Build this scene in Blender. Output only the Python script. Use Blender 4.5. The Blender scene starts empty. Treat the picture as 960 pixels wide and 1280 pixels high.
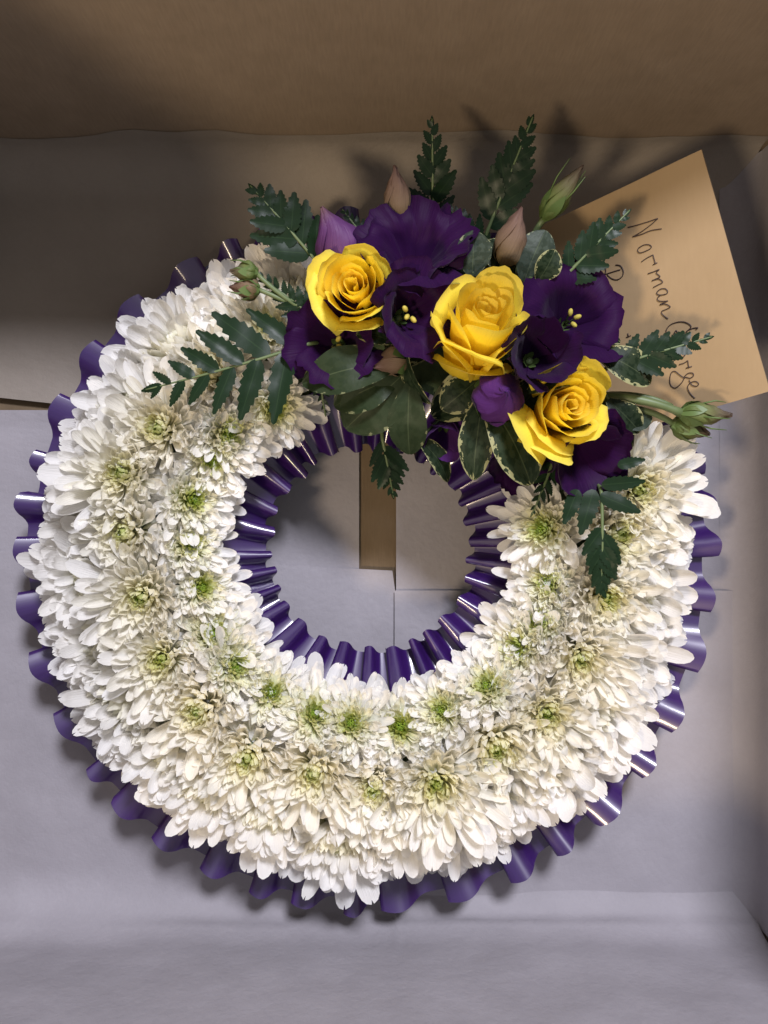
import bpy, math, random
from mathutils import Vector, Matrix, Quaternion, noise

random.seed(11)
scene = bpy.context.scene
col = scene.collection
R = math.radians
PI = math.pi

# ------------------------------------------------------------------ camera
H = 0.483                    # camera height above the box floor
K = 0.44 / 960               # metres per photo pixel on the floor
cam_data = bpy.data.cameras.new('camera')
cam_data.sensor_fit = 'HORIZONTAL'
cam_data.sensor_width = 36
cam_data.lens = 36 * H / 0.44
cam_data.clip_start = 0.01
cam_data.clip_end = 50
cam = bpy.data.objects.new('camera', cam_data)
cam.location = (0, 0, H)
col.objects.link(cam)
scene.camera = cam

# ------------------------------------------------------------------ light
world = bpy.data.worlds.new('World')
scene.world = world
world.use_nodes = True
bg = world.node_tree.nodes['Background']
bg.inputs[0].default_value = (0.93, 0.90, 0.92, 1)
bg.inputs[1].default_value = 0.37


def area(name, loc, target, size, energy, colour):
    d = bpy.data.lights.new(name, 'AREA')
    d.shape = 'DISK'
    d.size = size
    d.energy = energy
    d.color = colour
    o = bpy.data.objects.new(name, d)
    o.location = loc
    o.rotation_euler = (Vector(target) - Vector(loc)).to_track_quat('-Z', 'Y').to_euler()
    col.objects.link(o)
    return o


area('window_lamp', (0.35, 1.02, 1.62), (0, 0, 0), 0.36, 41.0, (0.89, 0.89, 1.0))
area('room_lamp', (-0.78, -0.80, 1.60), (0, 0, 0), 0.24, 16.0, (1.0, 0.79, 0.54))

scene.view_settings.view_transform = 'Standard'
scene.view_settings.look = 'None'
scene.view_settings.gamma = 1
scene.view_settings.exposure = 0.27
scene.view_settings.use_curve_mapping = False
scene.render.engine = 'CYCLES'
scene.cycles.max_bounces = 7
scene.cycles.transmission_bounces = 6


# ------------------------------------------------------------------ helpers
def P(x, y, z):
    """photo pixel seen at height z -> world point"""
    s = K * (H - z) / H
    return Vector(((x - 480) * s, (640 - y) * s, z))


def pxlen(n, z):
    return n * K * (H - z) / H


def mesh_data(name, verts, faces, mat, uvs=None, smooth=True):
    me = bpy.data.meshes.new(name)
    me.from_pydata([tuple(v) for v in verts], [], faces)
    if smooth:
        me.polygons.foreach_set('use_smooth', [True] * len(me.polygons))
    if uvs is not None:
        lay = me.uv_layers.new(name='UVMap')
        buf = []
        for l in me.loops:
            buf.extend(uvs[l.vertex_index])
        lay.data.foreach_set('uv', buf)
    me.materials.append(mat)
    me.update()
    return me


def link(name, data, parent=None):
    o = bpy.data.objects.new(name, data)
    col.objects.link(o)
    if parent is not None:
        o.parent = parent
    return o


def tag(o, label, cat, group=None, kind=None):
    o['label'] = label
    o['category'] = cat
    if group:
        o['group'] = group
    if kind:
        o['kind'] = kind
    return o


def thing(name, label, cat, loc=(0, 0, 0), rot=None, group=None):
    o = bpy.data.objects.new(name, None)
    o.empty_display_size = 0.01
    col.objects.link(o)
    o.location = loc
    if rot is not None:
        o.rotation_mode = 'QUATERNION'
        o.rotation_quaternion = rot
    return tag(o, label, cat, group)


class MB:
    def __init__(self):
        self.v, self.f, self.uv = [], [], []

    def grid(self, fn, nu, nv, closed_u=False):
        b = len(self.v)
        cu = nu if closed_u else nu + 1
        for j in range(nv + 1):
            for i in range(cu):
                p, uv = fn(i / nu, j / nv)
                self.v.append(p)
                self.uv.append(uv)
        for j in range(nv):
            for i in range(nu):
                i2 = (i + 1) % cu if closed_u else i + 1
                self.f.append((b + j * cu + i, b + j * cu + i2, b + (j + 1) * cu + i2, b + (j + 1) * cu + i))
        return self

    def tube(self, pts, rad, n=6):
        pts = [Vector(p) for p in pts]
        m = len(pts) - 1
        rads = rad if isinstance(rad, (list, tuple)) else [rad] * (m + 1)
        fr = []
        ref = Vector((0.31, 0.17, 0.93))
        for i, p in enumerate(pts):
            t = (pts[min(i + 1, m)] - pts[max(i - 1, 0)]).normalized()
            a = t.cross(ref)
            if a.length < 1e-3:
                a = t.cross(Vector((1, 0, 0)))
            a.normalize()
            fr.append((a, t.cross(a)))
        b0 = len(self.v)
        self.grid(lambda u, v: (pts[round(v * m)] + (fr[round(v * m)][0] * math.cos(u * 2 * PI) + fr[round(v * m)][1] * math.sin(u * 2 * PI)) * rads[round(v * m)], (u, v)), n, m, True)
        self.f.append(tuple(b0 + i for i in range(n))[::-1])
        self.f.append(tuple(b0 + m * n + i for i in range(n)))
        return self

    def box(self, lo, hi):
        b = len(self.v)
        for z in (lo[2], hi[2]):
            for y in (lo[1], hi[1]):
                for x in (lo[0], hi[0]):
                    self.v.append(Vector((x, y, z)))
                    self.uv.append((x, y))
        for q in ((0, 2, 3, 1), (4, 5, 7, 6), (0, 1, 5, 4), (2, 6, 7, 3), (0, 4, 6, 2), (1, 3, 7, 5)):
            self.f.append(tuple(b + k for k in q))
        return self

    def data(self, name, mat, smooth=True):
        return mesh_data(name, self.v, self.f, mat, self.uv, smooth)

    def build(self, name, mat, parent=None, smooth=True):
        return link(name, self.data(name, mat, smooth), parent)


def bez(a, b, c, n=8):
    a, b, c = Vector(a), Vector(b), Vector(c)
    return [a * (1 - t) ** 2 + b * 2 * t * (1 - t) + c * t * t for t in [i / n for i in range(n + 1)]]


def axis_rot(axis, roll=0.0):
    q = Vector((0, 0, 1)).rotation_difference(Vector(axis).normalized())
    return q @ Quaternion((0, 0, 1), roll)


def sstep(a, b, x):
    t = max(0.0, min(1.0, (x - a) / (b - a)))
    return t * t * (3 - 2 * t)


def jit(a):
    return random.uniform(-a, a)


# ------------------------------------------------------------------ materials
class NT:
    def __init__(self, name):
        self.m = bpy.data.materials.new(name)
        self.m.use_nodes = True
        self.t = self.m.node_tree
        self.t.nodes.clear()
        self.out = self.n('ShaderNodeOutputMaterial')

    def n(self, typ, **kw):
        nd = self.t.nodes.new(typ)
        for k, v in kw.items():
            setattr(nd, k, v)
        return nd

    def l(self, a, b):
        self.t.links.new(a, b)

    def val(self, sock, v):
        if hasattr(v, 'is_linked') or hasattr(v, 'links'):
            self.l(v, sock)
        else:
            sock.default_value = v

    def math(self, op, a, b=0.0, c=None):
        nd = self.n('ShaderNodeMath', operation=op)
        self.val(nd.inputs[0], a)
        self.val(nd.inputs[1], b)
        if c is not None:
            self.val(nd.inputs[2], c)
        return nd.outputs[0]

    def mix(self, f, a, b):
        nd = self.n('ShaderNodeMix', data_type='RGBA')
        self.val(nd.inputs['Factor'], f)
        self.val(nd.inputs['A'], a if not isinstance(a, tuple) else (*a, 1))
        self.val(nd.inputs['B'], b if not isinstance(b, tuple) else (*b, 1))
        return nd.outputs['Result']

    def ramp(self, f, stops):
        nd = self.n('ShaderNodeValToRGB')
        e = nd.color_ramp.elements
        e[0].position, e[0].color = stops[0][0], (*stops[0][1], 1)
        e[1].position, e[1].color = stops[-1][0], (*stops[-1][1], 1)
        for p, c in stops[1:-1]:
            x = e.new(p)
            x.color = (*c, 1)
        self.l(f, nd.inputs[0])
        return nd.outputs[0]

    def noise(self, scale, detail=3, coord='Object', rough=0.5, stretch=None):
        tc = self.n('ShaderNodeTexCoord')
        src = tc.outputs[coord]
        if stretch:
            mp = self.n('ShaderNodeMapping')
            mp.inputs['Scale'].default_value = stretch
            self.l(src, mp.inputs[0])
            src = mp.outputs[0]
        nd = self.n('ShaderNodeTexNoise')
        nd.inputs['Scale'].default_value = scale
        nd.inputs['Detail'].default_value = detail
        nd.inputs['Roughness'].default_value = rough
        self.l(src, nd.inputs['Vector'])
        return nd.outputs[0]

    def uv(self):
        tc = self.n('ShaderNodeTexCoord')
        s = self.n('ShaderNodeSeparateXYZ')
        self.l(tc.outputs['UV'], s.inputs[0])
        return s.outputs[0], s.outputs[1]

    def rand(self):
        return self.n('ShaderNodeObjectInfo').outputs['Random']

    def surf(self, colour, rough=0.5, transl=0.0, spec=0.5, bump=None, bump_s=0.2, bump_d=0.001, transl_col=None, sheen=0.0, coat=0.0):
        b = self.n('ShaderNodeBsdfPrincipled')
        self.val(b.inputs['Base Color'], colour if not isinstance(colour, tuple) else (*colour, 1))
        self.val(b.inputs['Roughness'], rough)
        b.inputs['Specular IOR Level'].default_value = spec
        b.inputs['Sheen Weight'].default_value = sheen
        b.inputs['Coat Weight'].default_value = coat
        b.inputs['Coat Roughness'].default_value = 0.13
        nrm = None
        if bump is not None:
            bn = self.n('ShaderNodeBump')
            bn.inputs['Strength'].default_value = bump_s
            bn.inputs['Distance'].default_value = bump_d
            self.l(bump, bn.inputs['Height'])
            nrm = bn.outputs[0]
            self.l(nrm, b.inputs['Normal'])
        o = b.outputs[0]
        if transl:
            t = self.n('ShaderNodeBsdfTranslucent')
            tcx = transl_col if transl_col is not None else colour
            self.val(t.inputs[0], tcx if not isinstance(tcx, tuple) else (*tcx, 1))
            if nrm is not None:
                self.l(nrm, t.inputs['Normal'])
            mx = self.n('ShaderNodeMixShader')
            mx.inputs[0].default_value = transl
            self.l(o, mx.inputs[1])
            self.l(t.outputs[0], mx.inputs[2])
            o = mx.outputs[0]
        self.l(o, self.out.inputs[0])
        return self.m


def mat_card(name, base, dark, s=1.0):
    m = NT(name)
    f = m.noise(60, 4)
    g = m.noise(900, 2, stretch=(1, 0.12, 0.12))
    c = m.mix(m.math('MULTIPLY', f, 0.9), base, dark)
    c = m.mix(m.math('MULTIPLY', g, 0.6), c, tuple(x * 0.8 for x in dark))
    return m.surf(c, 0.8, spec=0.25, bump=g, bump_s=0.15, bump_d=0.0004)


def mat_tissue(name, base):
    m = NT(name)
    f = m.noise(26, 4)
    g = m.noise(420, 3, rough=0.65)
    c = m.mix(m.math('MULTIPLY', m.math('POWER', f, 1.5), 1.1), base, tuple(x * 0.72 for x in base))
    c = m.mix(m.math('MULTIPLY', g, 0.42), c, tuple(x * 0.7 for x in base))
    h = m.math('ADD', m.math('MULTIPLY', f, 2.5), m.math('MULTIPLY', g, 0.25))
    return m.surf(c, 0.62, transl=0.12, spec=0.25, bump=h, bump_s=0.30, bump_d=0.0030)


M = {}
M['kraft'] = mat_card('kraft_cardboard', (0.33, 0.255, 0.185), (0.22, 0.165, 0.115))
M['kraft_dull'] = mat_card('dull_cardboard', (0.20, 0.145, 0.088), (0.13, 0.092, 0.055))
M['tissue'] = mat_tissue('tissue_paper', (0.400, 0.378, 0.408))
M['tissue_shade_tint'] = mat_tissue('shade_tinted_tissue_paper', (0.36, 0.315, 0.27))  # same tissue; the dim warm light at the top end is put into its colour

m = NT('envelope_paper')
g = m.noise(700, 3, stretch=(1, 0.08, 1))
f = m.noise(40, 3)
c = m.mix(m.math('MULTIPLY', g, 0.4), (0.37, 0.262, 0.145), (0.28, 0.190, 0.10))
c = m.mix(m.math('MULTIPLY', f, 0.35), c, (0.30, 0.205, 0.11))
M['envelope'] = m.surf(c, 0.55, spec=0.3, bump=f, bump_s=0.25, bump_d=0.002)
M['ink'] = NT('pen_ink').surf((0.035, 0.02, 0.02), 0.5)

m = NT('ribbon_satin')
u, v = m.uv()
g = m.noise(1.0, 2, coord='UV', stretch=(220, 3, 1))
c = m.mix(g, (0.036, 0.008, 0.108), (0.024, 0.005, 0.074))
b = m.surf(c, 0.38, spec=0.5, transl=0.06, bump=g, bump_s=0.06, bump_d=0.0002, coat=1.0)
M['ribbon'] = b

m = NT('floral_foam')
f = m.noise(300, 3)
M['foam'] = m.surf(m.mix(f, (0.10, 0.14, 0.06), (0.04, 0.07, 0.03)), 0.9, bump=f, bump_s=0.6)


def petal_mat(name, tipc, midc, basec, grn, hearts):
    """u = along the petal, v = how far out in the head the petal sits"""
    m = NT(name)
    u, v = m.uv()
    tc = m.n('ShaderNodeTexCoord')
    along = m.ramp(u, [(0.0, basec), (0.32, midc), (0.6, tipc), (1.0, tipc)])
    inner = m.ramp(v, [(0.0, hearts[0]), (0.08, hearts[1]), (0.19, hearts[2]), (0.34, (0.94, 0.91, 0.74)), (0.52, (0.955, 0.94, 0.87)), (0.70, (0.975, 0.97, 0.955))])
    mu = m.n('ShaderNodeMix', data_type='RGBA', blend_type='MULTIPLY')
    mu.inputs['Factor'].default_value = 1
    m.l(along, mu.inputs['A'])
    m.l(inner, mu.inputs['B'])
    r = m.rand()
    c = m.mix(m.math('MULTIPLY', r, 0.25), mu.outputs['Result'], grn)
    vein = m.noise(1.0, 2, coord='Object', stretch=(2, 70, 2))
    return m.surf(c, 0.55, transl=0.50, spec=0.2, bump=vein, bump_s=0.22, bump_d=0.010)


M['mum'] = petal_mat('chrysanthemum_petal', (0.99, 0.985, 0.975), (0.99, 0.975, 0.90), (0.90, 0.92, 0.60), (0.95, 0.90, 0.76), [(0.22, 0.32, 0.015), (0.50, 0.58, 0.12), (0.85, 0.84, 0.48)])
M['mum_white'] = petal_mat('white_hearted_petal', (0.99, 0.985, 0.975), (0.99, 0.985, 0.94), (0.95, 0.95, 0.82), (0.95, 0.92, 0.82), [(0.80, 0.84, 0.50), (0.90, 0.90, 0.68), (0.95, 0.94, 0.82)])
M['mum_green'] = petal_mat('green_hearted_petal', (0.98, 0.985, 0.95), (0.90, 0.93, 0.72), (0.60, 0.66, 0.22), (0.88, 0.89, 0.68), [(0.11, 0.17, 0.008), (0.31, 0.39, 0.03), (0.66, 0.70, 0.25)])
m = NT('chrysanthemum_centre')
u, v = m.uv()
M['mumc'] = m.surf(m.ramp(u, [(0, (0.12, 0.20, 0.012)), (1, (0.28, 0.37, 0.03))]), 0.6)

m = NT('rose_petal')
u, v = m.uv()
f = m.noise(120, 3)
vein = m.noise(1.0, 2, coord='UV', stretch=(40, 3, 1))
c = m.ramp(v, [(0.0, (0.62, 0.52, 0.05)), (0.35, (0.95, 0.73, 0.04)), (0.85, (0.96, 0.82, 0.09)), (1.0, (0.97, 0.85, 0.17))])
c = m.mix(m.math('MULTIPLY', f, 0.25), c, (0.94, 0.68, 0.03))
M['rose'] = m.surf(c, 0.5, transl=0.38, spec=0.3, bump=vein, bump_s=0.25, bump_d=0.0008, transl_col=(0.96, 0.68, 0.02))


def lis_mat(name, a, b_, tr=0.22):
    m = NT(name)
    vein = m.noise(1.0, 3, coord='UV', stretch=(45, 2.5, 1))
    f = m.noise(90, 3)
    c = m.mix(vein, a, b_)
    c = m.mix(m.math('MULTIPLY', f, 0.4), c, tuple(x * 0.6 for x in a))
    return m.surf(c, 0.55, transl=tr, spec=0.10, bump=vein, bump_s=0.3, bump_d=0.0008, sheen=0.05)


M['lis'] = lis_mat('purple_petal', (0.032, 0.0035, 0.055), (0.014, 0.0015, 0.024))
M['lis_light'] = lis_mat('violet_petal', (0.12, 0.035, 0.20), (0.06, 0.012, 0.11))
m = NT('pink_bud_petal')
u, v = m.uv()
vein = m.noise(1.0, 3, coord='UV', stretch=(30, 2, 1))
c = m.ramp(v, [(0, (0.20, 0.16, 0.07)), (0.4, (0.20, 0.14, 0.08)), (0.8, (0.18, 0.11, 0.08)), (1, (0.13, 0.07, 0.06))])
M['bud_pink'] = m.surf(m.mix(m.math('MULTIPLY', vein, 0.6), c, (0.14, 0.085, 0.07)), 0.6, transl=0.2, spec=0.3, bump=vein, bump_s=0.4)
m = NT('violet_bud_petal')
u, v = m.uv()
vein = m.noise(1.0, 3, coord='UV', stretch=(30, 2, 1))
c = m.ramp(v, [(0, (0.20, 0.14, 0.12)), (0.3, (0.14, 0.05, 0.17)), (0.75, (0.12, 0.04, 0.14)), (1, (0.17, 0.09, 0.08))])
M['bud_violet'] = m.surf(m.mix(m.math('MULTIPLY', vein, 0.6), c, (0.055, 0.016, 0.085)), 0.55, transl=0.2, spec=0.3, bump=vein, bump_s=0.4)
m = NT('green_bud_petal')
u, v = m.uv()
vein = m.noise(1.0, 3, coord='UV', stretch=(30, 2, 1))
c = m.ramp(v, [(0, (0.07, 0.12, 0.025)), (0.4, (0.14, 0.17, 0.05)), (0.75, (0.15, 0.11, 0.075)), (1, (0.10, 0.045, 0.05))])
M['bud_green'] = m.surf(m.mix(m.math('MULTIPLY', vein, 0.5), c, (0.10, 0.13, 0.04)), 0.55, transl=0.15, spec=0.35, bump=vein, bump_s=0.4)
M['stamen'] = NT('stamen').surf((0.46, 0.38, 0.06), 0.7)
m = NT('green_stem')
f = m.noise(200, 3)
M['stem'] = m.surf(m.mix(f, (0.07, 0.11, 0.04), (0.13, 0.17, 0.07)), 0.5)
M['sepal'] = NT('sepal').surf((0.10, 0.16, 0.045), 0.5, transl=0.15)

m = NT('fern_leaflet')
u, v = m.uv()
f = m.noise(150, 3)
c = m.mix(f, (0.007, 0.019, 0.008), (0.012, 0.027, 0.012))
edge = m.math('ABSOLUTE', m.math('SUBTRACT', v, 0.5))
c = m.mix(m.math('LESS_THAN', edge, 0.022), c, (0.018, 0.038, 0.016))
vein = m.noise(1.0, 2, coord='UV', stretch=(22, 4, 1))
M['fern'] = m.surf(c, 0.36, transl=0.08, spec=0.14, bump=vein, bump_s=0.03, bump_d=0.0005)


def leaf_mat(name, green, green2, cream, thr, back=False):
    m = NT(name)
    u, v = m.uv()
    ed = m.math('MULTIPLY', m.math('ABSOLUTE', m.math('SUBTRACT', v, 0.5)), 2.0)
    tipd = m.math('MULTIPLY', m.math('POWER', u, 6.0), 0.9)
    d = m.math('MAXIMUM', ed, tipd)
    n1 = m.noise(1.0, 3, coord='UV', stretch=(9, 7, 1), rough=0.6)
    n2 = m.noise(170, 3)
    w = m.math('ADD', d, m.math('MULTIPLY', m.math('SUBTRACT', n1, 0.5), 1.25))
    w = m.math('ADD', w, m.math('MULTIPLY', m.math('SUBTRACT', n2, 0.5), 0.5))
    edge = m.ramp(m.math('MULTIPLY', w, 0.8), [(min(thr * 0.8, 0.95), (0, 0, 0)), (min(thr * 0.8 + 0.03, 0.98), (1, 1, 1))])
    mott = m.ramp(m.noise(1.0, 3, coord='UV', stretch=(7, 5, 1)), [(0.44, (0, 0, 0)), (0.52, (1, 1, 1))])
    g = m.mix(mott, green, green2)
    mid = m.math('LESS_THAN', ed, 0.025)
    g = m.mix(m.math('MULTIPLY', mid, 0.22), g, (0.16, 0.20, 0.10))
    c = m.mix(edge, g, cream)
    vein = m.noise(1.0, 3, coord='UV', stretch=(16, 5, 1))
    return m.surf(c, 0.46, transl=0.12, spec=0.14, bump=vein, bump_s=0.2, bump_d=0.0008)


M['leaf'] = leaf_mat('variegated_leaf', (0.010, 0.020, 0.009), (0.022, 0.035, 0.018), (0.30, 0.30, 0.15), 0.86)
M['leaf_plain'] = leaf_mat('grey_green_leaf', (0.018, 0.030, 0.012), (0.024, 0.037, 0.016), (0.15, 0.16, 0.08), 1.06)
M['leaf_pale'] = leaf_mat('blue_green_leaf', (0.045, 0.062, 0.046), (0.028, 0.041, 0.028), (0.24, 0.26, 0.15), 1.02)

# ------------------------------------------------------------------ the box
X0, X1, Y0, Y1 = -0.232, 0.210, -0.236, 0.2015
WH, FLAP = 0.205, 0.36   # side height, top of the left flap
box = thing('cardboard_box', 'brown cardboard box with upright sides that holds the wreath', 'box')
T = 0.004
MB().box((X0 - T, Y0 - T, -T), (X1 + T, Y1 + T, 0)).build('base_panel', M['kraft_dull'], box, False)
MB().box((X0 - T, Y1, 0.0), (X1 + T, Y1 + T, WH)).build('side_panel', M['kraft'], box, False)
MB().box((X0 - T, Y0 - T, 0.0), (X1 + T, Y0, WH)).build('side_panel', M['kraft'], box, False)
MB().box((X1, Y0, 0.0), (X1 + T, Y1, WH)).build('side_panel', M['kraft'], box, False)
MB().box((X0 - T, Y0, 0.0), (X0, Y1, WH)).build('side_panel', M['kraft'], box, False)
# flaps standing open above the rim
MB().box((X0 - T + 0.0005, Y0, WH + 0.001), (X0 - 0.0005, Y1, FLAP + 0.01)).build('flap', M['kraft'], box, False)


# ------------------------------------------------------------------ paper lining
def sheet(name, label, x0, x1, ytop, ybot, z, seed, wav=0.0006, top_up=0.0, bot_up=0.0, lift=None, nx=40, ny=40, mat='tissue', rad=0.016):
    """paper on the floor; ytop / ybot are functions of x; may turn up the end walls"""
    mb = MB()
    def fn(u, v):
        x = x0 + (x1 - x0) * u
        ya, yb = ytop(x), ybot(x)
        tu = top_up * (1 + 0.5 * noise.noise(Vector((x * 11, seed, 2.2))) + 0.2 * noise.noise(Vector((x * 40, seed, 7.2))))
        tot = (ya - yb) + tu + bot_up
        s = yb - bot_up + tot * v
        zz = z
        y = s
        if bot_up:
            e = yb
            if s < e + rad:
                d = e + rad - s
                a = min(d / rad, PI / 2)
                y = e + rad - rad * math.sin(a)
                zz = z + rad * (1 - math.cos(a)) + max(0, d - rad * PI / 2)
        if top_up:
            e = ya
            if s > e - rad:
                d = s - (e - rad)
                a = min(d / rad, PI / 2)
                y = e - rad + rad * math.sin(a)
                zz = z + rad * (1 - math.cos(a)) + max(0, d - rad * PI / 2)
        w = noise.noise(Vector((x * 14 + seed, s * 14, seed * 3.1))) + 0.5 * noise.noise(Vector((x * 34, s * 30 + seed, seed)))
        zz += wav * (1 + w)
        if zz > z + 0.012 and bot_up:
            y += 0.0018 * (w + 1)
        if zz > z + 0.012 and top_up:
            y -= 0.0001 * (w + 1)
        if lift:
            zz += lift(u, v)
        return Vector((x, y, zz)), (u, v)
    mb.grid(fn, nx, ny)
    return tag(mb.build(name, M[mat]), label, 'tissue paper')


def py(y):
    return (640 - y) * K


def px(x):
    return (x - 480) * K


XL, XR = X0 + 0.002, X1 - 0.003
edge_lift = lambda u, v: 0.0015 * (1 - sstep(0, 0.12, v))
top_lift = lambda u, v: 0.0012 * sstep(0.9, 1.0, v)
sheet('tissue_sheet', 'tissue sheet left of the cardboard strip bared inside the ring',
      XL, px(449), lambda x: py(513.5) + 0.0 * x, lambda x: py(760), 0.0014, 5, lift=top_lift)
sheet('tissue_sheet', 'tissue sheet right of the cardboard strip bared inside the ring',
      px(495), XR, lambda x: py(470), lambda x: py(770), 0.0036, 8)
sheet('tissue_sheet', 'pale tissue sheet whose straight top edge crosses the ring hole',
      XL, XR, lambda x: py(688 + (x - px(0)) / K * 0.0505) if x < px(491) else py(770), lambda x: Y0 + 0.002, 0.0030, 12, bot_up=0.15, nx=121, ny=90, rad=0.03)
sheet('tissue_sheet', 'pale tissue sheet at lower right with a long slanting crease edge',
      px(493), XR, lambda x: py(737), lambda x: py(1139 + (x - px(493)) / K * 0.056), 0.0052, 17, lift=edge_lift)
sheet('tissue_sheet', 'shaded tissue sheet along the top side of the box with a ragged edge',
      XL, XR, lambda x: Y1 - 0.0003, lambda x: py(498 + (x - px(0)) / K * 0.11) if x < px(300) else py(531 - (x - px(300)) / K * 0.12), 0.0026, 23, top_up=0.022, lift=edge_lift, mat='tissue_shade_tint', rad=0.024, ny=60)

mb = MB()
def side_lining(u, v):
    y = Y0 + 0.006 + (Y1 - 0.003 - Y0 - 0.006) * v
    s_ = 0.11 * u
    rad = 0.018
    w = noise.noise(Vector((s_ * 20, y * 15, 3.3))) + 0.5 * noise.noise(Vector((s_ * 50, y * 40, 1.3)))
    xs = X1 - 0.0015 - rad
    a = min(s_ / rad, PI / 2)
    x = xs + rad * math.sin(a)
    z = 0.0036 + rad * (1 - math.cos(a)) + max(0, s_ - rad * PI / 2)
    return Vector((x - 0.0010 * (w + 1.2) * min(1, s_ / 0.03), y, z + 0.0004 * (w + 1.5))), (u, v)
mb.grid(side_lining, 30, 80)
tag(mb.build('tissue_sheet', M['tissue']), 'pale tissue sheet curving up the box side below the envelope', 'tissue paper')

# ------------------------------------------------------------------ wreath base: foam ring and pleated ribbon
CW = P(459, 697, 0.06)
CW.z = 0
RC = 0.112
base = thing('wreath_base', 'ring of floral foam edged with pleated glossy purple ribbon', 'wreath', CW)
mb = MB()
prof = []
for k in range(20):
    a = 2 * PI * k / 20
    cx, cz = math.cos(a), math.sin(a)
    prof.append((RC + 0.037 * math.copysign(abs(cx) ** 0.6, cx), 0.0245 + 0.0235 * math.copysign(abs(cz) ** 0.6, cz)))
mb.grid(lambda u, v: (Vector((prof[int(v * 20 + 0.5) % 20][0] * math.cos(u * 2 * PI), prof[int(v * 20 + 0.5) % 20][0] * math.sin(u * 2 * PI), prof[int(v * 20 + 0.5) % 20][1])), (u, v)), 96, 20, True)
mb.build('foam_ring', M['foam'], base)


def ruffle(name, n, r_in, r_out, z_in, z_out, amp, lean, seed, off=(0, 0)):
    """arched pleats of stiff ribbon, each arch lapping a little over the next"""
    rnd = random.Random(seed)
    wid = [rnd.uniform(0.68, 1.32) for _ in range(n)]
    tot = sum(wid)
    knots = [0]
    for w in wid:
        knots.append(knots[-1] + w / tot)
    hs = [rnd.uniform(0.7, 1.3) for _ in range(n)]
    rr = [rnd.uniform(-1, 1) for _ in range(n)]
    per = 24
    mb = MB()
    nu = n * per
    def fn(u, v):
        q = u * n
        k = int(q) % n if u < 1 else 0
        f = q - int(q) if u < 1 else 0.0
        th0, dth = knots[k], knots[k + 1] - knots[k]
        h0, h1 = hs[k], hs[(k + 1) % n]
        # knife pleat: a crisp raised edge, a rounded back sinking into a valley, then a fold tucked under the next pleat
        if f < 0.84:
            g = f / 0.84
            c = 1 - 0.5 * ((0.24 - g) / 0.24) ** 2 if g < 0.24 else (math.cos(PI * 0.87 * (g - 0.24) / 0.40) if g < 0.64 else -0.92 - 0.08 * math.sin((g - 0.64) / 0.36 * PI))
            arch = math.copysign(abs(c) ** 0.85, c)
            th = th0 + dth * (1.10 * g)
            hx = h0 + (h1 - h0) * g * g
        else:
            g = (f - 0.84) / 0.16
            arch = -0.92 + 1.42 * g
            th = th0 + dth * (1.10 - 0.10 * g)
            hx = h1
        zz = amp * hx * arch
        a = (th + 0.0006 * math.sin(7 * u * 2 * PI)) * 2 * PI + lean * v * dth * 2 * PI * (1 + 0.4 * rr[k])
        s = 0.30 + 0.70 * v
        r = r_in + (r_out - r_in) * v
        r += (0.0013 * rr[k] + 0.0026 * arch * math.copysign(1, r_out - r_in)) * v
        z = z_in + (z_out - z_in) * v + zz * s
        return Vector((r * math.cos(a) + off[0], r * math.sin(a) + off[1], z)), (u * n * 0.2, v)
    mb.grid(fn, nu, 6, True)
    o = mb.build(name, M['ribbon'], base)
    return o


ruffle('outer_ribbon', 41, 0.146, 0.1840, 0.024, 0.0345, 0.0047, 0.10, 4, off=(-0.001, -0.0035))
ruffle('inner_ribbon', 30, 0.085, 0.0530, 0.052, 0.0450, 0.0046, 0.10, 9, off=(0.0015, 0.0040))

# ------------------------------------------------------------------ chrysanthemums
def petal_mesh(length, width, cup, curl, twist, notch, nl=8, nw=4, vtag=1.0, name='petal'):
    mb = MB()
    def fn(u, v):
        s = 1 - (1 - v) ** 1.55
        w = width * 0.5 * (0.34 + 0.66 * sstep(0.0, 0.66, s)) * math.sqrt(max(0.012, 1 - max(0, (s - 0.70) / 0.30) ** 2.4))
        t = 2 * u - 1
        x = length * (s - notch * 0.06 * sstep(0.85, 1, s) * (1 - abs(t)))
        y = w * t
        z = cup * width * (t * t) * (0.35 + 0.65 * max(0.0, math.sin(s * PI)) ** 0.5) * (w / (width * 0.5))
        z += curl * length * (s ** 2.2)
        x -= abs(curl) * length * 0.35 * s ** 3
        y += twist * length * s * s * 0.12
        return Vector((x, y, z)), (s, vtag)
    mb.grid(fn, nw, nl)
    return mb.data(name, M['mum'])


def rot_petal(beta, alpha, spin=0.0):
    return Matrix.Rotation(beta, 4, 'Z') @ Matrix.Rotation(-(PI / 2 - alpha), 4, 'Y') @ Matrix.Rotation(spin, 4, 'X')


PETALS = []
for k in range(10):
    PETALS.append(petal_mesh(1.0, random.uniform(0.215, 0.295), random.uniform(0.12, 0.45), random.uniform(0.02, 0.26), random.uniform(-1, 1), random.choice((0, 0.5, 1))))
PETALS_CREAM = [petal_mesh(1.0, random.uniform(0.20, 0.27), random.uniform(0.15, 0.45), random.uniform(0.04, 0.28), random.uniform(-1, 1), random.choice((0, 0.5, 1)), vtag=0.50) for k in range(6)]
GA = PI * (3 - math.sqrt(5))
N_IN, N_OUT = 110, 60


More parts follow.
